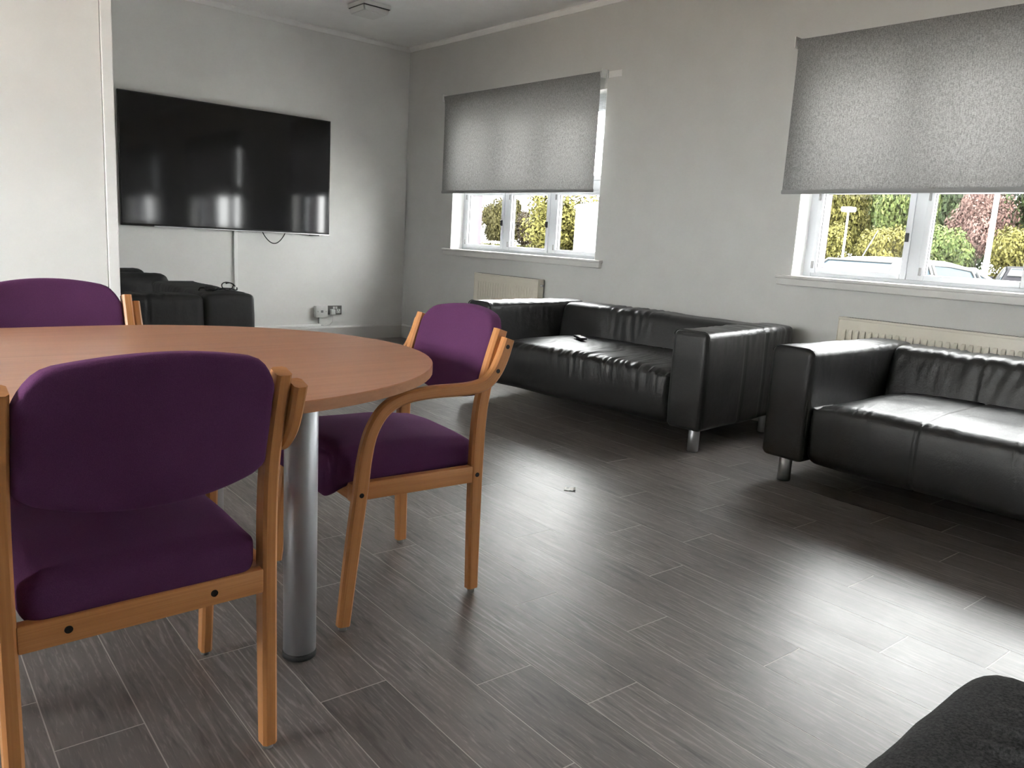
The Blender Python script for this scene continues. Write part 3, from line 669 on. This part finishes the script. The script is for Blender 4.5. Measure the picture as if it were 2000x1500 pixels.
bm = B(); box(bm, (-0.125, -0.125, -0.030), (0.125, 0.125, -0.0008), 0.004); obj('base_plate', bm, 'white_plastic', cl, True)
bm = B(); prism(bm, [(-0.118, -0.033), (0.118, -0.033), (0.105, -0.075), (-0.105, -0.075)], 1, -0.112, 0.112, 0.006); obj('diffuser', bm, 'white_plastic', cl, True)
bm = B(); box(bm, (-0.119, -0.119, -0.034), (0.119, 0.119, -0.0295)); obj('shadow_gap', bm, 'black_plastic', cl)

# radiators --------------------------------------------------------
def make_radiator(y0, y1, z0, z1, pitch, label, rib=0.010):
    t = empty('radiator', (XW-0.02, (y0+y1)/2, z0), 0, label, 'radiator', 'cream panel radiators below the windows'); h = (y1-y0)/2; H = z1-z0
    bm = B(); box(bm, (-0.062, -h, 0), (-0.048, h, H-0.012), 0.004); obj('panel', bm, 'radiator_cream', t, True)
    n = int(2*h/pitch)-1
    bm = B(); prism(bm, [(-0.0615, 0.05), (-0.0615-rib, 0.062), (-0.0615-rib, H-0.085), (-0.0615, H-0.065)], 1, -pitch*0.30, pitch*0.30, 0.0025)
    rb = obj('flute', bm, 'radiator_cream', t, True); rb.location.y = -h+pitch
    for k in range(1, n):
        c = rb.copy(); COL.objects.link(c); c.parent = t; c.location.y = -h + pitch*(k+1)
    bm = B(); box(bm, (-0.066, -h-0.003, H-0.014), (0.0, h+0.003, H), 0.003); g = obj('top_grille', bm, 'radiator_cream', t, True)
    bm = B()
    k = -h+0.03
    while k < h-0.03: box(bm, (-0.052, k, H-0.001), (-0.012, k+0.008, H+0.0006)); k += 0.016
    obj('grille_slots', bm, 'black_plastic', g)
    for s in (-1, 1):
        bm = B(); box(bm, (-0.064, s*h-0.002, 0.002), (0.0, s*h+0.002, H-0.010), 0.001); obj('end_panel', bm, 'radiator_cream', t)
    bm = B(); cyl(bm, (-0.03, -h-0.001, H-0.05), (-0.03, -h-0.03, H-0.05), 0.009, 12); obj('bleed_valve', bm, 'satin_metal', t, True)
    bm = B(); cyl(bm, (-0.03, -h+0.03, 0.002), (-0.03, -h+0.03, -z0+0.001), 0.0075, 12); cyl(bm, (-0.03, h-0.03, 0.002), (-0.03, h-0.03, -z0+0.001), 0.0075, 12); obj('pipe', bm, 'radiator_cream', t, True)
    return t
make_radiator(4.772, 5.612, 0.14, 0.752, 0.034, 'short cream radiator behind the wrinkled sofa, under the narrower window', 0.005)
make_radiator(0.62, 2.200, 0.14, 0.732, 0.0375, 'long cream fluted radiator under the near window behind the stitched sofa', 0.015)

# ------------------------------------------------------------------ small loose things
rc = empty('remote_control', (3.745, 3.585, 0.448), math.radians(-28), 'small black and silver remote lying on the wrinkled sofa seat', 'remote')
bm = B(); box(bm, (-0.022, -0.075, 0.0), (0.022, 0.075, 0.016), 0.005, 3); obj('case', bm, 'black_plastic', rc, True)
bm = B(); box(bm, (-0.017, -0.066, 0.0155), (0.017, 0.010, 0.0175), 0.001); obj('keypad', bm, 'silver_plastic', rc, True)
bm = B(); cyl(bm, (0, 0.038, 0.0155), (0, 0.038, 0.018), 0.015, 20); obj('dial', bm, 'silver_plastic', rc, True)
bm = B()
tube(bm, [(1.68 + 0.02*i, 4.72 + 0.05*math.sin(i*1.1), 0.668 + 0.012*abs(math.sin(i*0.9))) for i in range(13)], 0.004, 6)
tube(bm, [(1.86 + 0.045*math.cos(a), 4.74 + 0.03*math.sin(a*1.3), 0.690 + 0.022*math.sin(a)) for a in [i*0.4 for i in range(22)]], 0.0035, 6)
soft_box(bm, (1.72, 4.715, 0.662), (1.775, 4.745, 0.690), 0.008, (2, 2, 2))
tag(obj('tangled_cord', bm, 'black_rubber', None, True), 'tangled black cord with a small plug on top of the sofa seen from behind', 'cord')
bm = B(); V = []
for j in range(4):
    V.append([bm.verts.new((2.405 + 0.034*(i/5-0.5) + 0.011*j, 2.300 - 0.036*(i/5-0.5) + 0.010*j + 0.004*(i % 2)*(j % 2), 0.0016 + 0.0018*(i % 2) + (0.004 if i == 5 else 0))) for i in range(6)])
for j in range(3):
    for i in range(5): bm.faces.new((V[j][i], V[j][i+1], V[j+1][i+1], V[j+1][i]))
bmesh.ops.recalc_face_normals(bm, faces=bm.faces)
if sum(f.normal.z for f in bm.faces) < 0: bmesh.ops.reverse_faces(bm, faces=bm.faces)
bmesh.ops.solidify(bm, geom=bm.faces[:], thickness=0.0006)
tag(obj('paper_scrap', bm, 'paper', None), 'tiny torn white paper scrap lying on the open plank floor', 'paper')

# ------------------------------------------------------------------ outside
GZ = -0.35
bm = B(); box(bm, (XW+WT, -60, GZ-0.2), (30.3, 140, GZ)); obj('ground', bm, 'asphalt', kind='structure')
bm = B(); box(bm, (30.3, -60, GZ-0.2), (140, 140, GZ+0.06)); obj('lawn', bm, 'grass_ground', kind='structure')
bm = B(); box(bm, (-40, -60, GZ-0.2), (XL-0.12, 140, GZ)); box(bm, (XL-0.12, -60, GZ-0.2), (XW+WT, YF-0.12, GZ)); obj('ground_rear', bm, 'paving_warm', kind='structure')
LEAVES = {}
def leaf_mesh(key, n, size, seed, flat=1.0, hollow=0.55):
    if key in LEAVES: return LEAVES[key]
    rnd = random.Random(seed); vs, fs = [], []
    lobes = [(Vector((rnd.uniform(-.55, .55), rnd.uniform(-.55, .55), rnd.uniform(-.45, .5))), rnd.uniform(.32, .55)) for _ in range(20)]
    for i in range(n):
        c, r = rnd.choice(lobes); d = Vector((rnd.gauss(0, 1), rnd.gauss(0, 1), rnd.gauss(0, 1))).normalized()
        p = c + d*r*(hollow + (1-hollow)*rnd.random()); p.z *= flat
        a = (d + Vector((rnd.uniform(-.8, .8), rnd.uniform(-.8, .8), rnd.uniform(-.5, .8)))).normalized(); b = a.orthogonal().normalized(); c2 = a.cross(b)
        ang = rnd.random()*6.28; e1 = (b*math.cos(ang)+c2*math.sin(ang))*size*rnd.uniform(.6, 1.3); e2 = a.cross(e1).normalized()*size*rnd.uniform(.35, .7)
        k = len(vs); vs += [p-e1, p+e2-e1*0.1, p+e1, p-e2-e1*0.1]; fs.append((k, k+1, k+2, k+3))
    me = bpy.data.meshes.new('foliage'); me.from_pydata(vs, [], fs); me.materials.append(MATS['leaf_green']); LEAVES[key] = me; return me
def branch_mesh(seed, h, r, n=9, up=0.75):
    rnd = random.Random(seed); bm = B(); tube(bm, [(0, 0, 0), (0.03*h*rnd.uniform(-1, 1), 0, h*0.5), (0.05*h*rnd.uniform(-1, 1), 0.03*h, h)], [r, r*0.7, r*0.15], 6)
    for i in range(n):
        z = h*rnd.uniform(0.28, 0.85); a = rnd.random()*6.28; L = h*rnd.uniform(.2, .42); d = Vector((math.cos(a), math.sin(a), up*rnd.uniform(.6, 1.7))).normalized()
        p0 = Vector((0, 0, z)); p1 = p0+d*L*0.5; p2 = p1 + (d+Vector((0, 0, .35))).normalized()*L*0.5
        tube(bm, [p0, p1, p2], [r*0.38, r*0.24, r*0.06], 5)
        for q in range(4):
            s = p0 + (p2-p0)*rnd.uniform(.4, .95); e = s + Vector((rnd.uniform(-1, 1), rnd.uniform(-1, 1), rnd.uniform(.2, 1.2)))*L*0.28; tube(bm, [s, e], [r*0.10, r*0.03], 4)
    return bm
def plant(name, x, y, rx, rz, cz, m, label, cat, group, trunk=True, seed=1, key='a', n=12000, size=0.04, flat=0.9):
    t = empty(name, (x, y, GZ), random.random()*6.28, label, cat, group)
    me = leaf_mesh((key,), n, size, seed, flat)
    c = bpy.data.objects.new('foliage', me); COL.objects.link(c); c.parent = t; c.location = (0, 0, cz); c.scale = (rx, rx, rz)
    c.material_slots[0].link = 'OBJECT'; c.material_slots[0].material = MATS[m]; c['kind'] = 'stuff'
    if trunk: obj('trunk', branch_mesh(seed+int(x*7), cz+rz*0.55, 0.035*rx+0.05, 8), 'bark', t, True)
    return t
ORD = ['first', 'second', 'third', 'fourth', 'fifth', 'sixth', 'seventh', 'eighth']
CW = {'leaf_green': 'green', 'leaf_yellow': 'yellow-green', 'leaf_deep': 'dark green', 'leaf_orange': 'orange-tinted', 'leaf_pink': 'pink', 'leaf_buff': 'pale buff', 'leaf_thin': 'pale yellow'}
HG = 'rounded bushes lining the car park'
bushes = [(33.5, 20.4, 'leaf_green'), (33.0, 17.8, 'leaf_yellow'), (33.7, 15.2, 'leaf_yellow'), (33.1, 12.6, 'leaf_green'), (33.7, 10.0, 'leaf_yellow'), (33.3, 7.4, 'leaf_deep')]
for i, (x, y, m_) in enumerate(bushes):
    plant('shrub', x, y, 1.30, 1.80, 1.40, m_, '%s rounded bush, %s from the left in the row beyond the white car' % (CW[m_], ORD[i]), 'bush', HG, False, 20+i % 3, 'b%d' % (i % 3), 13000, 0.05, 0.9)
TG = 'trees behind the car park bushes'
for i, (x, y) in enumerate([(47.0, 21.6), (46.8, 17.3), (47.0, 13.3)]):
    plant('leafy_tree', x, y, 2.0, 4.4, 4.6, 'leaf_deep', 'dark tree at the very back, %s from the left, filling gaps between the rows' % ORD[i], 'tree', TG, True, 31, 't1', 15000, 0.045, 1.0)
for i, (x, y, m_) in enumerate([(37.2, 22.2, 'leaf_green'), (37.4, 19.1, 'leaf_yellow'), (37.0, 15.9, 'leaf_green'), (37.4, 9.9, 'leaf_orange'), (37.1, 6.8, 'leaf_yellow')]):
    plant('leafy_tree', x, y, 1.50, 2.9, 3.3, m_, '%s leafy tree, %s from the left just behind the rounded bushes' % (CW[m_], ORD[i]), 'tree', TG, True, 30+i % 3, 't%d' % (i % 3), 15000, 0.045, 1.0)
plant('blossom_tree', 37.0, 12.75, 1.35, 2.0, 3.4, 'leaf_pink', 'pinkish blossom tree between green trees, left of the tall lamp post', 'tree', None, True, 41, 'p', 12000, 0.045, 1.0)
for i, (x, y, m_) in enumerate([(42.6, 28.0, 'leaf_yellow'), (42.2, 23.6, 'leaf_deep'), (42.8, 19.2, 'leaf_green'), (42.2, 14.8, 'leaf_deep'), (42.8, 10.4, 'leaf_green'), (42.4, 6.0, 'leaf_deep'), (42.4, 1.6, 'leaf_yellow')]):
    plant('leafy_tree', x, y, 2.05, 4.2, 4.4, m_, 'tall %s tree, %s from the left in the rear row beyond the car park' % (CW[m_], ORD[i]), 'tree', TG, True, 30+i % 3, 't%d' % (i % 3), 15000, 0.045, 1.0)
# view of the far window: pale thin trees, orange hedge, yellow bush, white shed, tan fence
WG = 'pale half-bare trees beyond the far window'
for i, (x, y, h, m_) in enumerate([(42.0, 50.9, 6.2, 'leaf_thin'), (46.5, 53.7, 6.2, 'leaf_thin'), (44.3, 48.9, 5.0, 'leaf_buff'), (49.6, 52.2, 5.2, 'leaf_buff'), (46.5, 46.8, 4.8, 'leaf_thin')]):
    plant('thin_tree', x, y, 1.2, h*0.40, h*0.46, m_, '%s half-bare tree, %s from the left in the far window view' % (CW[m_], ORD[i]), 'tree', WG, True, 50+i % 2, 'w%d' % (i % 2), 9000, 0.07, 1.0)
t = empty('bare_tree', (38.7, 40.5, GZ), 0, 'bare grey tree with forked branches beyond the far window', 'tree'); obj('trunk', branch_mesh(77, 4.4, 0.10, 8, 1.6), 'bark', t, True)
plant('leafy_tree', 33, 32.5, 2.9, 2.6, 2.3, 'leaf_yellow', 'large yellow-green bush beside the white shed', 'bush', None, True, 61, 't1', 15000, 0.034, 1.0)
for i, (x, y) in enumerate([(21, 27.2), (21.4, 25.1), (21.2, 23.0), (21.4, 20.9), (21, 18.8)]):
    plant('shrub', x, y, 0.98, 0.62, 0.55, 'leaf_orange', 'low orange-tinted hedge bush, %s from the left in the far window view' % ORD[i], 'bush', 'low orange hedge bushes', False, 66+i % 2, 'b%d' % (i % 3), 13000, 0.045, 0.9)
sh = empty('shed', (30.5, 28.3, GZ), math.radians(-43), 'plain white flat-fronted shed beyond the far window', 'shed')
bm = B(); box(bm, (-1.3, -1.2, 0), (1.3, 1.2, 3.15), 0.02); obj('wall', bm, 'shed_white', sh)
bm = B(); prism(bm, [(-1.4, 3.15), (1.4, 3.15), (1.4, 3.25), (0, 3.5), (-1.4, 3.25)], 1, -1.3, 1.3); obj('roof', bm, 'shed_white', sh)
bm = B(); box(bm, (-0.45, -1.24, 0), (0.45, -1.20, 2.0), 0.01); obj('door', bm, 'shed_white', sh)
fn = empty('fence', (22.8, 27.6, GZ), 0, 'tan timber rail fence at the left edge of the far window view', 'fence')
for k in range(6):
    bm = B(); box(bm, (-0.05, -1.5+k*0.75-0.05, 0), (0.05, -1.5+k*0.75+0.05, 1.28), 0.01); obj('post', bm, 'fence_tan', fn)
for zz in (1.22, 0.80):
    bm = B(); box(bm, (-0.08, -1.6, zz-0.05), (-0.05, 2.4, zz+0.05), 0.01); obj('rail', bm, 'fence_tan', fn)
# lamp posts
lp = empty('lamp_post', (35.0, 17.55, GZ), 0, 'slim distant lamp post with a wide white head among the bushes', 'lamp post')
lp.location = (30.2, 15.15, GZ)
bm = B(); tube(bm, [(0, 0, 0), (0, 0, 0.8), (0, 0, 3.2)], [0.055, 0.045, 0.035], 12); obj('post', bm, 'lamp_white', lp, True)
bm = B(); soft_box(bm, (-0.22, -0.22, 3.15), (0.22, 0.22, 3.34), 0.06, (2, 2, 2)); obj('lamp_head', bm, 'lamp_white', lp, True)
lp = empty('lamp_post', (25.0, 8.31, GZ), 0, 'tall pale lamp post rising past the blind beside the dark car', 'lamp post')
bm = B(); tube(bm, [(0, 0, 0), (0, 0, 1.2), (0, 0, 7.5)], [0.085, 0.075, 0.05], 12); obj('post', bm, 'lamp_white', lp, True)
bm = B(); soft_box(bm, (-0.3, -0.15, 7.45), (0.5, 0.15, 7.6), 0.06, (2, 2, 2)); obj('lamp_head', bm, 'lamp_white', lp, True)

# cars: local +x is the nose, z from the ground
def make_car(name, loc, rz, label, paint):
    t = empty(name, loc, rz, label, 'car')
    # lower body: stations along x with half width and top height
    st = [(-2.10, 0.70, 0.45, 0.80), (-2.02, 0.80, 0.30, 0.93), (-1.6, 0.86, 0.24, 0.97), (-0.9, 0.88, 0.22, 0.96), (0.0, 0.89, 0.22, 0.94), (0.75, 0.88, 0.22, 0.92), (1.3, 0.86, 0.22, 0.85), (1.8, 0.80, 0.24, 0.74), (2.05, 0.68, 0.32, 0.62), (2.12, 0.60, 0.42, 0.55)]
    bm = B(); R = []
    for x, hw_, z0, z1 in st:
        zs = [(hw_*0.82, z0), (hw_*0.98, z0+0.10), (hw_, z0+(z1-z0)*0.55), (hw_*0.965, z1-0.05), (hw_*0.90, z1)]
        ring = [(-a, z) for a, z in zs] + [(0, z1+0.03)] + [(a, z) for a, z in zs[::-1]]
        R.append([bm.verts.new((x, yy, zz)) for yy, zz in ring])
    for A, C in zip(R, R[1:]):
        for i in range(len(A)): bm.faces.new((A[i], A[(i+1) % len(A)], C[(i+1) % len(A)], C[i]))
    bm.faces.new(R[0]); bm.faces.new(R[-1][::-1]); bmesh.ops.recalc_face_normals(bm, faces=bm.faces)
    obj('body', bm, paint, t, True, 35)
    # glasshouse
    gs = [(0.98, 0.72, 0.90), (0.86, 0.735, 1.0), (0.30, 0.60, 1.385), (-0.05, 0.585, 1.44), (-0.6, 0.575, 1.44), (-1.15, 0.57, 1.36), (-1.62, 0.66, 1.12), (-1.92, 0.70, 0.95)]
    bm = B(); R = []
    for x, hw_, zt in gs:
        zb = 0.90; wb = 0.80 if -1.7 < x < 0.9 else 0.74
        R.append([bm.verts.new(p) for p in ((x, -wb, zb), (x, -hw_, zt-0.015), (x, -hw_+0.10, zt), (x, 0, zt+0.018), (x, hw_-0.10, zt), (x, hw_, zt-0.015), (x, wb, zb))])
    for A, C in zip(R, R[1:]):
        for i in range(6): bm.faces.new((A[i], A[i+1], C[i+1], C[i]))
    bmesh.ops.recalc_face_normals(bm, faces=bm.faces); obj('roof', bm, paint, t, True, 50)
    # glass panels laid just proud of the glasshouse
    def panel(nm, P, m_='car_glass', off=0.006):
        bm = B(); V = [Vector(p) for p in P]; n = (V[1]-V[0]).cross(V[2]-V[0]).normalized()
        c = sum(V, Vector())/len(V)
        if n.dot(c-Vector((-0.3, 0, 0.9))) < 0: n = -n
        A = [bm.verts.new(v+n*off) for v in V]; Bq = [bm.verts.new(v-n*0.01) for v in V]; k = len(V)
        bm.faces.new(A); bm.faces.new(Bq[::-1])
        for i in range(k): bm.faces.new((A[i], A[(i+1) % k], Bq[(i+1) % k], Bq[i]))
        bmesh.ops.recalc_face_normals(bm, faces=bm.faces); o = obj(nm, bm, m_, t)
        bm = B(); pv = [v+n*(off+0.004) for v in V]; tube(bm, pv+[pv[0]], 0.020, 6); obj('seal', bm, 'black_rubber', o, True)
    panel('windscreen', [(0.86, -0.66, 1.005), (0.86, 0.66, 1.005), (0.33, 0.53, 1.375), (0.33, -0.53, 1.375)], off=0.016)
    panel('rear_window', [(-1.60, -0.58, 1.14), (-1.60, 0.58, 1.14), (-1.20, 0.48, 1.345), (-1.20, -0.48, 1.345)], off=0.02)
    for s in (-1, 1):
        def sp(x, z):
            tz = (z-0.90)/(1.42-0.90); return (x, s*(0.80 + (0.575-0.80)*tz), z)
        panel('side_window', [sp(0.66, 0.955), sp(-0.18, 0.955), sp(-0.14, 1.37), sp(0.24, 1.315), sp(0.45, 1.17)], off=0.022)
        panel('side_window', [sp(-0.26, 0.955), sp(-1.05, 0.965), sp(-0.92, 1.33), sp(-0.55, 1.375), sp(-0.22, 1.375)], off=0.022)
        panel('side_window', [sp(-1.13, 0.97), sp(-1.62, 0.985), sp(-1.40, 1.14), sp(-1.02, 1.31)], off=0.022)
        bm = B(); soft_box(bm, (0.62, min(s*0.84, s*1.0), 0.96), (0.74, max(s*0.84, s*1.0), 1.09), 0.03, (2, 2, 2)); obj('mirror', bm, paint, t, True)
        for x in (1.30, -1.28):
            bm = B(); cyl(bm, (x, s*0.68, 0.31), (x, s*0.895, 0.31), 0.31, 28, 0.03); wl = obj('wheel', bm, 'tyre', t, True)
            bm = B(); cyl(bm, (x, s*0.89, 0.31), (x, s*0.902, 0.31), 0.20, 20, 0.005); obj('hubcap', bm, 'hub_metal', wl, True)
        bm = B(); soft_box(bm, (1.86, min(s*0.50, s*0.74), 0.60), (2.06, max(s*0.50, s*0.74), 0.72), 0.04, (2, 2, 2)); obj('headlamp', bm, 'car_glass', t, True)
        bm = B(); soft_box(bm, (-2.10, min(s*0.52, s*0.76), 0.74), (-2.0, max(s*0.52, s*0.76), 0.94), 0.03, (2, 2, 2)); obj('tail_lamp', bm, 'red_lamp', t, True)
    bm = B(); tube(bm, [(-0.02, -0.30, 1.45), (-0.24, -0.30, 1.80)], [0.008, 0.004], 6); obj('antenna', bm, 'black_plastic', t)
    return t
make_car('car', (10.45, 4.74, GZ), PI-math.radians(17), 'white car parked nose-in close outside the near window', 'car_white')
make_car('car', (28.7, 8.35, GZ), math.radians(20), 'dark car with red tail lamps parked far off beyond the white car', 'car_dark')
